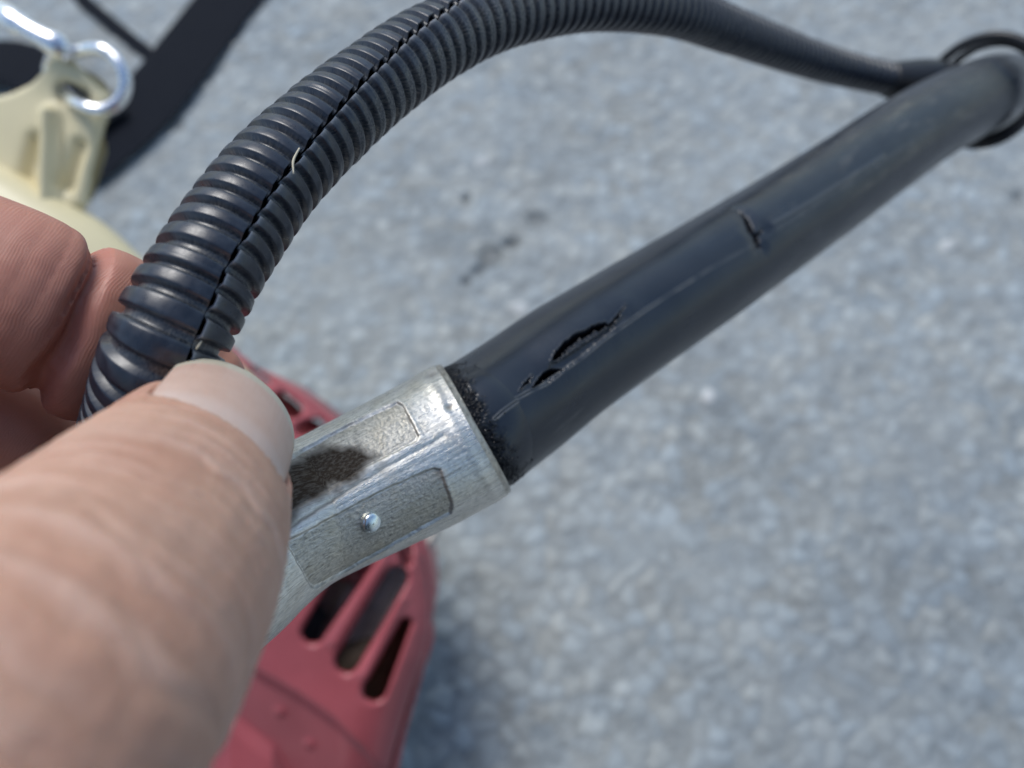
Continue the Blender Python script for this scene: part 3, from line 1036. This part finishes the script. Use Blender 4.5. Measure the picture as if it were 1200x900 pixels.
def build_engine():
    cover = [(200, 372), (250, 396), (288, 428), (330, 458), (374, 494), (430, 556), (472, 622), (491, 655), (497, 690), (500, 722), (499, 750), (493, 782), (480, 820),
             (468, 858), (456, 900), (440, 960), (420, 1010), (60, 1010), (-20, 800), (20, 560), (90, 430)]
    slots = [((366, 742), (436, 632), 12, 17), ((406, 776), (462, 680), 12.5, 13), ((438, 811), (473, 735), 12.5, 6), ((474, 662), (470, 640), 5, 7),
             ((322, 466), (338, 482), 6, 8), ((352, 503), (368, 497), 7, 6), ((286, 437), (300, 447), 5, 6)]
    step = [(200, 742), (255, 765), (300, 792), (350, 820), (392, 850), (425, 885), (450, 930)]
    step2 = [(120, 830), (200, 838), (262, 850), (310, 890), (330, 940)]

    def hf(p, d):
        r = np.clip(-d, 0, 60)
        h = -16 * (1 - np.sqrt(np.clip(1 - (1 - r / 60) ** 2, 0, 1)))
        def below(line):
            line = np.array(line, float)
            yl = np.interp(p[:, 0], line[:, 0], line[:, 1], left=line[0, 1], right=1e4)
            return p[:, 1] - yl
        b1, b2 = below(step), below(step2)
        h = h - 4.0 * smoothstep(-14, 14, b1) - .085 * np.clip(b1, 0, 200) * (b1 > 0)
        h = h + .10 * np.clip(b2, 0, 200) + 3 * smoothstep(-8, 20, b2)
        for x, y in ((322, 843), (356, 884)):
            h = h + .9 * np.exp(-(np.linalg.norm(p - (x, y), axis=1) / 6) ** 2)
        # rounded bars between the vents
        for a, b in (((392, 752), (452, 650)), ((428, 790), (470, 705))):
            h = h + 1.5 * np.exp(-(seg_dist(p, [a, b]) / 7) ** 2)
        return h
    cv = relief('engine_cover', cover, 310, 1.6, hf, slots, M_RED, ENGINE, 2.0)
    cv['label'] = 'red plastic engine cover with long rounded vents'
    flange = [(430, 560), (480, 640), (497, 690), (503, 722), (509, 745), (506, 765), (497, 790), (486, 830), (474, 870), (464, 920), (440, 1010), (415, 1010), (450, 900), (470, 835), (484, 780), (488, 735), (478, 690), (462, 640), (415, 570)]
    fl = relief('cover_flange', flange, 322, 2.0, lambda p, d: -9 * (1 - np.sqrt(np.clip(1 - (1 - np.clip(-d, 0, 30) / 30) ** 2, 0, 1))), [], M_RED, cv, 3.0)
    inner = [(210, 386), (287, 431), (329, 461), (372, 497), (427, 562), (466, 632), (430, 700), (300, 640), (200, 560), (120, 450)]
    relief('inner_shroud', inner, 334, 2.5, lambda p, d: -6 * (1 - smoothstep(0, 30, -d)), [], M_RED, cv, 2.0)
    # side wall down to the ground
    ol = np.array(cover[2:17], float)
    a = None
    k = 310 / 327
    a = CAMP + (np.array([at(600 + (x - 600) * k, 450 + (y - 450) * k, 327.0) for x, y in ol]) - CAMP)
    cen = a.mean(0)
    b = a + FWD * .055 + (cen - a) * .10
    m_ = mesh_from('cover_wall', np.vstack([a + (cen - a) * .012, b]), grid_faces(2, len(ol)))
    o = link('cover_wall', m_, M_RED, cv)
    md = o.modifiers.new('wall', 'SOLIDIFY')
    md.thickness = 2 * MM
    wall = [(330, 560), (430, 590), (474, 650), (488, 700), (490, 750), (482, 790), (462, 850), (430, 900), (300, 880), (300, 640)]
    relief('inner_housing', wall, 366, 3.0, lambda p, d: -8 * (1 - smoothstep(0, 30, -d)), [], M_MUFF, ENGINE, 2.0)
    # finned cylinder and exhaust box behind the vents
    for j in range(9):
        x0, y0 = 395 + j * 9, 690 - j * 2
        p = [at(x0 - 40, y0 + 95, 345), at(x0 + 45, y0 - 55, 348)]
        o = link('cooling_fin', tube_mesh('cooling_fin', [p[0], (p[0] + p[1]) / 2, p[1]], [2.0, 2.2, 2.0], n=8, k=8), M_BLOCK, ENGINE)
    o = link('cylinder', tube_mesh('cylinder', [at(330, 800, 372), at(390, 720, 372), at(450, 640, 372)], [22, 24, 22], n=24, k=32), M_BLOCK, ENGINE)
    o = link('exhaust_box', tube_mesh('exhaust_box', [at(350, 820, 350), at(410, 780, 346), at(440, 750, 350)], [8, 10, 7], n=16, k=16), M_MUFF, ENGINE)
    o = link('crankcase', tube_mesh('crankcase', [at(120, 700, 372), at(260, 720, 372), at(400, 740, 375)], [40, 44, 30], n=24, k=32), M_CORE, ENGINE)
    # cream tank: long rounded moulding running behind the fingers
    ctl = [(-120, 165, 300, 15), (-40, 222, 300, 16), (30, 262, 300, 16), (92, 304, 302, 17), (153, 363, 304, 17), (212, 423, 306, 16), (268, 472, 310, 14), (308, 508, 316, 10)]
    p = [at(a, b, c) for a, b, c, r in ctl]
    tk = link('fuel_tank', tube_mesh('fuel_tank', p, [r for *_, r in ctl], n=70, k=32), M_CREAM, ENGINE)
    tk['label'] = 'cream plastic tank moulding along the top of the engine'
    p = [at(a - 60, b + 70, c + 45) for a, b, c, r in ctl[1:7]]
    link('tank_body', tube_mesh('tank_body', p, [44] * 6, n=40, k=32), M_CREAM, ENGINE)
    # lug
    lug = [(-60, 120), (-20, 112), (8, 105), (32, 94), (50, 80), (62, 68), (74, 64), (86, 69), (100, 84), (116, 100), (128, 110), (127, 124), (119, 142), (111, 172), (103, 205), (98, 240), (60, 262), (-20, 240), (-60, 200)]

    def lf(p, d):
        r = np.clip(-d, 0, 12)
        h = -5 * (1 - np.sqrt(np.clip(1 - (1 - r / 12) ** 2, 0, 1)))
        h = h + 6 * np.exp(-(seg_dist(p, [(60, 135), (58, 250)]) / 9) ** 2)                    # gusset
        h = h - 4.0 * np.exp(-(seg_dist(p, [(42, 165), (26, 225)]) / 10) ** 2)                 # hollow
        h = h - 4.0 * np.exp(-(seg_dist(p, [(92, 170), (78, 215)]) / 8) ** 2)
        h = h + 4.0 * smoothstep(120, 70, p[:, 1]) * smoothstep(20, 90, p[:, 0])
        return h
    lg = relief('lug', lug, 296, 1.3, lf, [((78, 108), (92, 113), 11, 11)], M_CREAM, tk, 7.0)


build_engine()


# ------------------------------------------------------------------ snap hook and webbing
def build_hook():
    root = empty('snap_hook', at(100, 90, 292))
    tag(root, 'shiny steel snap hook clipped through the hole of the cream lug', 'hook')
    ring = [(84, 60, 296), (93, 60, 291), (106, 57, 288), (120, 58, 286), (133, 66, 286), (143, 80, 286), (147, 97, 287), (143, 113, 288), (132, 124, 288), (117, 129, 288), (102, 126, 288), (88, 120, 291), (78, 112, 298), (66, 100, 306), (58, 84, 308), (62, 68, 304), (74, 60, 299)]
    link('hook_loop', tube_mesh('hook_loop', [at(*p) for p in ring], 2.5, n=140, k=14), M_STEEL, root)
    bar = [(84, 66, 292), (68, 54, 289), (50, 44, 288), (32, 34, 288), (16, 25, 289), (4, 17, 292), (-30, -6, 300)]
    link('hook_shank', tube_mesh('hook_shank', [at(*p) for p in bar], [3.0, 4.6, 4.0, 3.8, 4.9, 5.0, 3.4], n=60, k=18), M_STEEL, root)


def strap(name, pts, wid, label, thick=1.6, lift=3.0, group=None):
    """webbing lying on the asphalt: list of (px, py, lift mm) of its centre line"""
    c = np.array([on_ground(x, y, (lift + z) * MM) for x, y, z in pts])
    _, c = spline(c, 60)
    T = unit(np.gradient(c, axis=0))
    S = unit(np.cross(T, np.array([0, 0, 1.0])))
    U = np.cross(S, T)
    k = np.linspace(-1, 1, 13)
    prof = np.concatenate([np.stack([k * wid / 2, thick / 2 * (1 - .5 * k ** 8)], -1), np.stack([k[::-1] * wid / 2, -thick / 2 * (1 - .5 * k ** 8)], -1)])
    v = c[:, None] + MM * (prof[None, :, :1] * S[:, None] + prof[None, :, 1:] * U[:, None])
    F = grid_faces(60, len(prof), True)
    n = len(prof)
    me = bpy.data.meshes.new(name)
    me.from_pydata(v.reshape(-1, 3).tolist(), [], F.tolist() + [list(range(n))[::-1], [59 * n + i for i in range(n)]])
    me.update()
    o = link(name, me, M_WEB)
    tag(o, label, 'strap', group)


build_hook()
strap('webbing_strap', [(378, -150, 0), (315, -60, 0), (252, 18, 1), (198, 88, 3), (152, 140, 4), (90, 190, 3), (0, 260, 2)], 54, 'wide black webbing strap running up to the top edge of the picture', group='black straps on the asphalt')
strap('webbing_strap', [(40, -70, 0), (90, -8, 1), (130, 28, 1), (172, 62, 0), (198, 84, -1)], 12, 'narrow dark strap crossing to the wide webbing beside the hook', lift=2.0, group='black straps on the asphalt')
strap('webbing_strap', [(-140, 90, 2), (-60, 78, 4), (0, 72, 6), (40, 84, 6), (80, 110, 6), (120, 150, 4)], 44, 'black padded strap end showing left of the hook under the cream lug', thick=5, lift=8, group='black straps on the asphalt')


# ------------------------------------------------------------------ hand
def build_hand():
    def loft(pts, k=28):
        """pts rows: x y z (world) + half width, half height (mm), reference normal (world)"""
        a = np.array([np.concatenate([p, [rw, rh], nrm]) for p, rw, rh, nrm in pts])
        _, q = spline(a, 60)
        c = q[:, :3]
        T = unit(np.gradient(c, axis=0))
        N = q[:, 5:8]
        N = unit(N - np.sum(N * T, 1, keepdims=True) * T)
        B = np.cross(T, N)
        # rounded ends
        th = np.linspace(0, 2 * math.pi, k, endpoint=False)
        v = c[:, None] + MM * (q[:, 4][:, None, None] * np.cos(th)[None, :, None] * N[:, None] + q[:, 3][:, None, None] * np.sin(th)[None, :, None] * B[:, None])
        rings = []
        for a_ in np.linspace(math.pi / 2 * .95, 0, 6, endpoint=False):
            rings.append(c[0] + (v[0] - c[0]) * math.cos(a_) - T[0] * math.sin(a_) * q[0, 4] * MM)
        rings += list(v)
        for a_ in np.linspace(0, math.pi / 2 * .95, 7)[1:]:
            rings.append(c[-1] + (v[-1] - c[-1]) * math.cos(a_) + T[-1] * math.sin(a_) * q[-1, 4] * MM)
        n = len(rings)
        V = np.vstack(rings)
        F = grid_faces(n, k, True).tolist() + [list(range(k))[::-1], [(n - 1) * k + i for i in range(k)]]
        return V.tolist(), F, c

    tc = -FWD
    # --- thumb (looked at along its back, nail towards upper right)
    tn = unit(-.29 * FWD + .70 * RGT + .66 * UPV)
    thumb = [(cm(-76, -84, 66), 15, 14, tn), (cm(-58, -58, 54), 14.5, 13, tn), (cm(-38, -31, 46), 12.6, 11.0, tn), (at(40, 815, 50), 12.4, 10.8, tn), (at(100, 740, 55.5), 12.4, 10.8, tn), (at(165, 656, 64.5), 12.1, 10.3, tn),
             (at(216, 578, 75), 11.0, 8.4, tn), (at(240, 528, 82.5), 9.4, 6.8, tn), (at(250, 510, 87), 7.2, 5.1, tn)]
    ix = unit(RGT * .3 + UPV * .5 - FWD * .8)
    index = [(cm(-80, -22, 76), 10.5, 10.5, tc), (cm(-88, 0, 82), 10.2, 9.8, tc), (cm(-88, 18, 89), 10.4, 9.8, tc), (cm(-76, 16, 93.5), 11.0, 9.4, tc), (at(4, 344, 96.5), 11.2, 9.0, tc), (at(68, 374, 100.5), 11.2, 8.8, tc),
             (at(128, 400, 105), 11.8, 8.4, tc), (at(188, 430, 109), 10.4, 7.6, tc), (at(232, 458, 111), 7.6, 6.0, tc)]
    middle = [(cm(-88, -32, 95), 10.5, 10.5, tc), (cm(-101, -8, 100), 9.4, 9.4, tc), (cm(-98, 2, 104), 9.2, 9.2, tc), (cm(-84, -1, 108), 9.8, 8.8, tc), (at(10, 516, 112), 9.8, 8.8, tc), (at(90, 590, 118), 8.0, 8, tc), (at(150, 620, 122), 6.4, 6.4, tc)]
    ring = [(cm(-90, -44, 113), 10, 10, tc), (cm(-106, -20, 119), 9, 9, tc), (cm(-102, -12, 123), 8.8, 8.8, tc), (cm(-84, -18, 128), 8.2, 8.2, tc), (cm(-70, -27, 131), 7.8, 7.8, tc), (cm(-60, -34, 133), 6, 6, tc)]
    pinky = [(cm(-88, -56, 128), 9, 9, tc), (cm(-100, -36, 136), 7.8, 7.8, tc), (cm(-97, -29, 140), 7.4, 7.4, tc), (cm(-84, -33, 143), 7, 7, tc), (cm(-73, -41, 145), 6.6, 6.6, tc), (cm(-66, -46, 146), 5, 5, tc)]
    lat = unit(RGT * .9 + UPV * .1)
    palm = [(cm(-84, -18, 92), 26, 11, RGT), (cm(-84, -45, 94), 30, 13, RGT), (cm(-84, -75, 90), 28, 15, RGT), (cm(-88, -105, 86), 24, 16, RGT)]
    fore = [(cm(-86, -95, 87), 24, 17, RGT), (cm(-94, -135, 84), 25, 19, RGT), (cm(-106, -190, 80), 29, 24, RGT)]
    web = [(cm(-58, -60, 58), 12, 12, tc), (cm(-72, -45, 70), 12, 12, tc), (cm(-82, -30, 80), 12, 12, tc)]
    chains, V, F = [], [], []
    for ch in (thumb, index, middle, ring, pinky, palm, fore, web):
        v, f, c = loft(ch)
        b = len(V)
        V += v
        F += [[i + b for i in x] for x in f]
        chains.append(c)
    me = bpy.data.meshes.new('hand_base')
    me.from_pydata(V, [], F)
    me.update()
    o = bpy.data.objects.new('hand_base', me)
    COL.objects.link(o)
    md = o.modifiers.new('r', 'REMESH')
    md.mode = 'VOXEL'
    md.voxel_size = .00045
    md = o.modifiers.new('s', 'SMOOTH')
    md.factor = .5
    md.iterations = 10
    dg = bpy.context.evaluated_depsgraph_get()
    ev = o.evaluated_get(dg)
    hm = bpy.data.meshes.new_from_object(ev)
    bpy.data.objects.remove(o)
    n = len(hm.vertices)
    P = np.zeros(n * 3, np.float32)
    hm.vertices.foreach_get('co', P)
    P = P.reshape(-1, 3).astype(float)
    NR = np.zeros(n * 3, np.float32)
    hm.vertices.foreach_get('normal', NR)
    NR = NR.reshape(-1, 3).astype(float)
    # nearest finger, distance along it, angle round it
    best = np.full(n, 1e9)
    fid = np.zeros(n, int)
    ax = np.zeros(n)
    ar = np.zeros(n)
    for k in range(5):
        c = chains[k]
        s = np.concatenate([[0], np.cumsum(np.linalg.norm(np.diff(c, axis=0), axis=1))]) / MM
        T = unit(np.gradient(c, axis=0))
        dmin = np.full(n, 1e9)
        im = np.zeros(n, int)
        for i in range(len(c)):
            d = np.linalg.norm(P - c[i], axis=1)
            m_ = d < dmin
            dmin[m_] = d[m_]
            im[m_] = i
        along = s[im] + np.sum((P - c[im]) * T[im], 1) / MM
        Nn = unit(tc - np.sum(tc * T, 1, keepdims=True) * T)
        Bb = np.cross(T, Nn)
        rel = P - c[im]
        ang = np.arctan2(np.sum(rel * Bb[im], 1), np.sum(rel * Nn[im], 1))
        m_ = dmin < best
        best[m_] = dmin[m_]
        fid[m_] = k
        ax[m_] = along[m_] - s[-1]          # 0 at the last joint point, negative towards the palm
        ar[m_] = ang[m_] * 8.5
    dN = np.zeros(n)
    th = fid == 0
    sk = np.column_stack([ax, ar, np.zeros(n)])
    warp = 1.5 * noise3(sk * (.10, .16, 1), 101) + .5 * noise3(sk * (.35, .5, 1), 102)
    axw = ax + warp
    folds = [(-9.0, .45, .16), (-11.2, .4, .12), (-13.5, .45, .30), (-15.6, .35, .14), (-17.5, .55, .36), (-19.2, .35, .16), (-20.8, .45, .26), (-22.3, .35, .16), (-23.8, .6, .42), (-25.6, .4, .18),
             (-27, .55, .34), (-28.7, .4, .2), (-30.2, .5, .28), (-32, .4, .18), (-34, .6, .36), (-36.5, .5, .22), (-39, .7, .3), (-43, .7, .3)]
    crease = np.zeros(n)
    for pos, wd, dp in folds:
        amp = np.clip(.45 + .75 * noise3(sk * (.02, .15, 1) + pos * 3.7, 103), 0, 1.2)
        dN[th] -= (1.15 * dp * amp * np.exp(-((axw - pos) / wd) ** 2))[th]
        dN[th] += (.55 * dp * amp * np.exp(-((axw - pos - 1.6 * wd) / wd) ** 2))[th]
        crease[th] += (2.0 * dp * amp * np.exp(-((axw - pos - 1.3 * wd) / (.9 * wd)) ** 2))[th]
    # slanting secondary lines
    for pos, sl_, dp in ((-14, .35, .16), (-19, -.45, .16), (-23, .5, .2), (-26, -.35, .18), (-31, .45, .2), (-35, -.5, .2), (-21, .8, .14), (-28, -.8, .14)):
        lane = axw - pos - sl_ * ar
        amp = np.clip(.3 + .9 * noise3(sk * (.12, .12, 1) + pos * 5.1, 113), 0, 1.1)
        dN[th] -= (dp * amp * np.exp(-(lane / .35) ** 2))[th]
        crease[th] += (1.2 * dp * amp * np.exp(-((lane - .5) / .4) ** 2))[th]
    dN[th] += (.05 * noise3(P * 420, 104) + .03 * noise3(P * 900, 105))[th]
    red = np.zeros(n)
    # flexion crease of the index finger
    ii = fid == 1
    L1 = np.linalg.norm(np.diff(chains[1], axis=0), axis=1).sum() / MM
    c1 = chains[1]
    dj = np.linalg.norm(P - at(70, 376, 101), axis=1) / MM
    sj = np.concatenate([[0], np.cumsum(np.linalg.norm(np.diff(c1, axis=0), axis=1))]) / MM
    jpos = sj[np.argmin(np.linalg.norm(c1 - at(72, 378, 101), axis=1))] - sj[-1]
    lean = jpos + .10 * ar + .6 * noise3(sk * (.1, .2, 1), 106)
    facing = smoothstep(-13, -5, ar) * 1.0
    dN[ii] -= (2.1 * np.exp(-((ax - lean) / 1.3) ** 2))[ii]
    dN[ii] += (.12 * np.exp(-((ax - lean + 4.5) / 2.8) ** 2) + .3 * np.exp(-((ax - lean - 4) / 2.6) ** 2))[ii]
    red[ii] += (.85 * np.exp(-((ax - lean) / 1.6) ** 2))[ii]  # shade in the crease, painted as darker red skin
    dN[ii] += (.05 * noise3(P * 500, 107))[ii]
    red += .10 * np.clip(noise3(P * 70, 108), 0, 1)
    red[ii] += (.65 + .25 * smoothstep(0, 14, ar))[ii]  # palmar redness, with the shade on the index painted in
    red[(fid > 1)] += .7  # remaining fingers painted darker red for the shade they lie in
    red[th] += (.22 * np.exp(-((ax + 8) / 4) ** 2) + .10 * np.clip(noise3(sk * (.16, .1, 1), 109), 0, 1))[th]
    pale = np.zeros(n)
    pale[th] = (.9 * np.clip(crease, 0, .8) + .25 * np.clip(noise3(sk * (.28, .12, 1) + 9, 110), 0, 1) + .35 * np.exp(-((ax + 1.0) / 3) ** 2))[th]
    ridge = np.where(ii | (fid == 2), 1.0, 0.0) * smoothstep(-40, -34, ax)
    ridge = ridge * (.55 + .45 * noise3(sk * (.35, .35, 1), 123))
    wrinkle = np.where(th, 1.0, .02)
    P2 = P + NR * (dN * MM)[:, None]
    # --- nail bed: the nail lies in a groove with a raised fold round its root and sides
    NT = unit(chains[0][-1] - at(165, 656, 64.5))
    NN = unit(tn - (tn @ NT) * NT)
    NB = np.cross(NT, NN)
    NO = at(250, 510, 87)
    hw = 7.9

    def nail_root(K):
        return -11.8 + 2.2 * np.abs(K) ** 2.4

    def nail_tip(K):
        return 3.6 - 3.0 * np.abs(K) ** 2.6

    def nail_h(t, K):
        return 8.0 - .07 * t + 5.7 * (np.cos(K * 1.22) - 1) - .010 * (t + 4) ** 2
    rel = (P2 - NO) / MM
    vt, vx, vn = rel @ NT, rel @ NB, rel @ NN
    K = np.arcsin(np.clip(vx / hw * math.sin(1.22), -1, 1)) / 1.22
    Kc = np.clip(K, -1, 1)
    q2 = np.stack([vt, vx], -1)
    kk = np.linspace(-1, 1, 25)
    xx = hw * np.sin(kk * 1.22) / math.sin(1.22)
    foot = np.concatenate([np.stack([nail_root(kk), xx], -1), np.stack([nail_tip(kk)[::-1] + 2, xx[::-1]], -1)])
    near = th & (vt > -18) & (vn > -4) & (np.abs(vx) < 12)
    dd = np.full(n, 9.0)
    dd[near] = signed(q2[near], foot)
    hgt = nail_h(np.clip(vt, -11.5, 4), Kc)
    inside = near & (dd < .1)
    new = np.where(inside, np.minimum(vn, hgt - .30 - .25 * np.clip(-dd, 0, 2)), vn)
    wf = np.exp(-((dd - .75) / .8) ** 2) * (near & (dd >= .1) & (vt < 1.0))
    new = new + wf * np.clip(hgt + .38 - vn, -.6, 1.6 - 1.35 * smoothstep(.6, .95, np.abs(Kc)))
    P2 = P2 + ((new - vn) * MM)[:, None] * NN
    hm.vertices.foreach_set('co', P2.astype(np.float32).ravel())
    axr = ax + 1.1 * noise3(sk * (.10, .16, 1), 120) + .18 * noise3(sk * (.5, .7, 1), 121) + .05 * noise3(sk * (1.5, 1.5, 1), 122)
    vattr(hm, 'skinco', np.column_stack([np.where(th, ax, axr), ar, fid * 30.0]))
    vattr(hm, 'ridge', ridge)
    vattr(hm, 'wrinkle', wrinkle)
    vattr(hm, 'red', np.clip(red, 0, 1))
    vattr(hm, 'pale', np.clip(pale, 0, 1))
    hm.polygons.foreach_set('use_smooth', np.full(len(hm.polygons), True))
    hm.materials.clear()
    hm.name = 'person_hand'
    hm.update()
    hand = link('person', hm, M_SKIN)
    tag(hand, 'bare hand pinching the corrugated conduit and metal fitting between thumb and index finger', 'hand')
    # --- thumb nail
    ku, kv = np.linspace(0, 1, 60), np.linspace(-1, 1, 61)
    U, K = np.meshgrid(ku, kv, indexing='ij')
    base, end = nail_root(K) - .5, nail_tip(K)
    t = base + (end - base) * U
    x = hw * np.sin(K * 1.22) / math.sin(1.22)
    nrm = nail_h(t, K) - .25 * (1 - smoothstep(0, .06, U))
    v = NO + MM * (t[..., None] * NT + nrm[..., None] * NN + x[..., None] * NB)
    me = mesh_from('thumb_nail', v.reshape(-1, 3), grid_faces(60, 61))
    vattr(me, 'uvm', np.stack([t, x, 0 * t], -1).reshape(-1, 3))
    vattr(me, 'free', smoothstep(.80, .90, U + .03 * np.abs(K)).ravel())
    vattr(me, 'lunula', (.6 * (1 - smoothstep(.14, .30, U + .12 * K ** 2))).ravel())
    nl = link('thumb_nail', me, M_NAIL, hand)
    md = nl.modifiers.new('t', 'SOLIDIFY')
    md.thickness = .0005
    md.offset = -1
    # --- clothed person crouching unseen behind the lens, added to block sky and darken reflections
    def garment(name, lofts, mat):
        V, F = [], []
        for ch in lofts:
            v, f, _ = loft([(np.array(p_), a_, b_, np.array(n_, float)) for p_, a_, b_, n_ in ch], 24)
            b = len(V)
            V += v
            F += [[i + b for i in x_] for x_ in f]
        m_ = bpy.data.meshes.new(name)
        m_.from_pydata(V, [], F)
        m_.polygons.foreach_set('use_smooth', np.full(len(m_.polygons), True))
        m_.update()
        return link(name, m_, mat, hand)
    Y = (0, 1, 0)
    garment('jacket', [
        [((0, -.66, .20), 190, 130, Y), ((0, -.60, .36), 185, 125, Y), ((0, -.52, .52), 215, 125, Y), ((0, -.46, .64), 180, 100, Y), ((0, -.42, .71), 80, 75, Y)],
        [((0, -.42, .72), 80, 85, Y), ((0, -.37, .82), 95, 110, Y), ((0, -.35, .90), 80, 95, Y)],
        [((-.19, -.47, .59), 75, 75, Y), ((-.24, -.40, .44), 62, 62, Y), ((-.215, -.31, .31), 55, 55, Y), ((-.16, -.22, .297), 46, 44, Y), ((-.118, -.155, .298), 37, 34, Y)],
        [((.19, -.47, .59), 75, 75, Y), ((.27, -.40, .46), 62, 62, Y), ((.27, -.30, .37), 55, 55, Y), ((.19, -.20, .40), 46, 44, Y), ((.12, -.13, .43), 38, 36, Y)]], M_JACKET)
    garment('trousers', [
        [((-.10, -.66, .20), 105, 105, (0, 0, 1)), ((-.18, -.50, .28), 90, 90, (0, 0, 1)), ((-.23, -.36, .37), 70, 70, (0, 0, 1)), ((-.22, -.40, .26), 62, 62, Y), ((-.20, -.47, .12), 56, 56, Y)],
        [((.10, -.66, .20), 105, 105, (0, 0, 1)), ((.18, -.50, .28), 90, 90, (0, 0, 1)), ((.23, -.36, .37), 70, 70, (0, 0, 1)), ((.22, -.40, .26), 62, 62, Y), ((.20, -.47, .12), 56, 56, Y)]], M_TROUSERS)
    for sx in (-1, 1):
        garment('shoe', [[((sx * .20, -.52, .05), 42, 45, (0, 0, 1)), ((sx * .205, -.44, .05), 46, 46, (0, 0, 1)), ((sx * .21, -.34, .038), 48, 34, (0, 0, 1)), ((sx * .213, -.28, .03), 40, 26, (0, 0, 1))]], M_CORE)


build_hand()
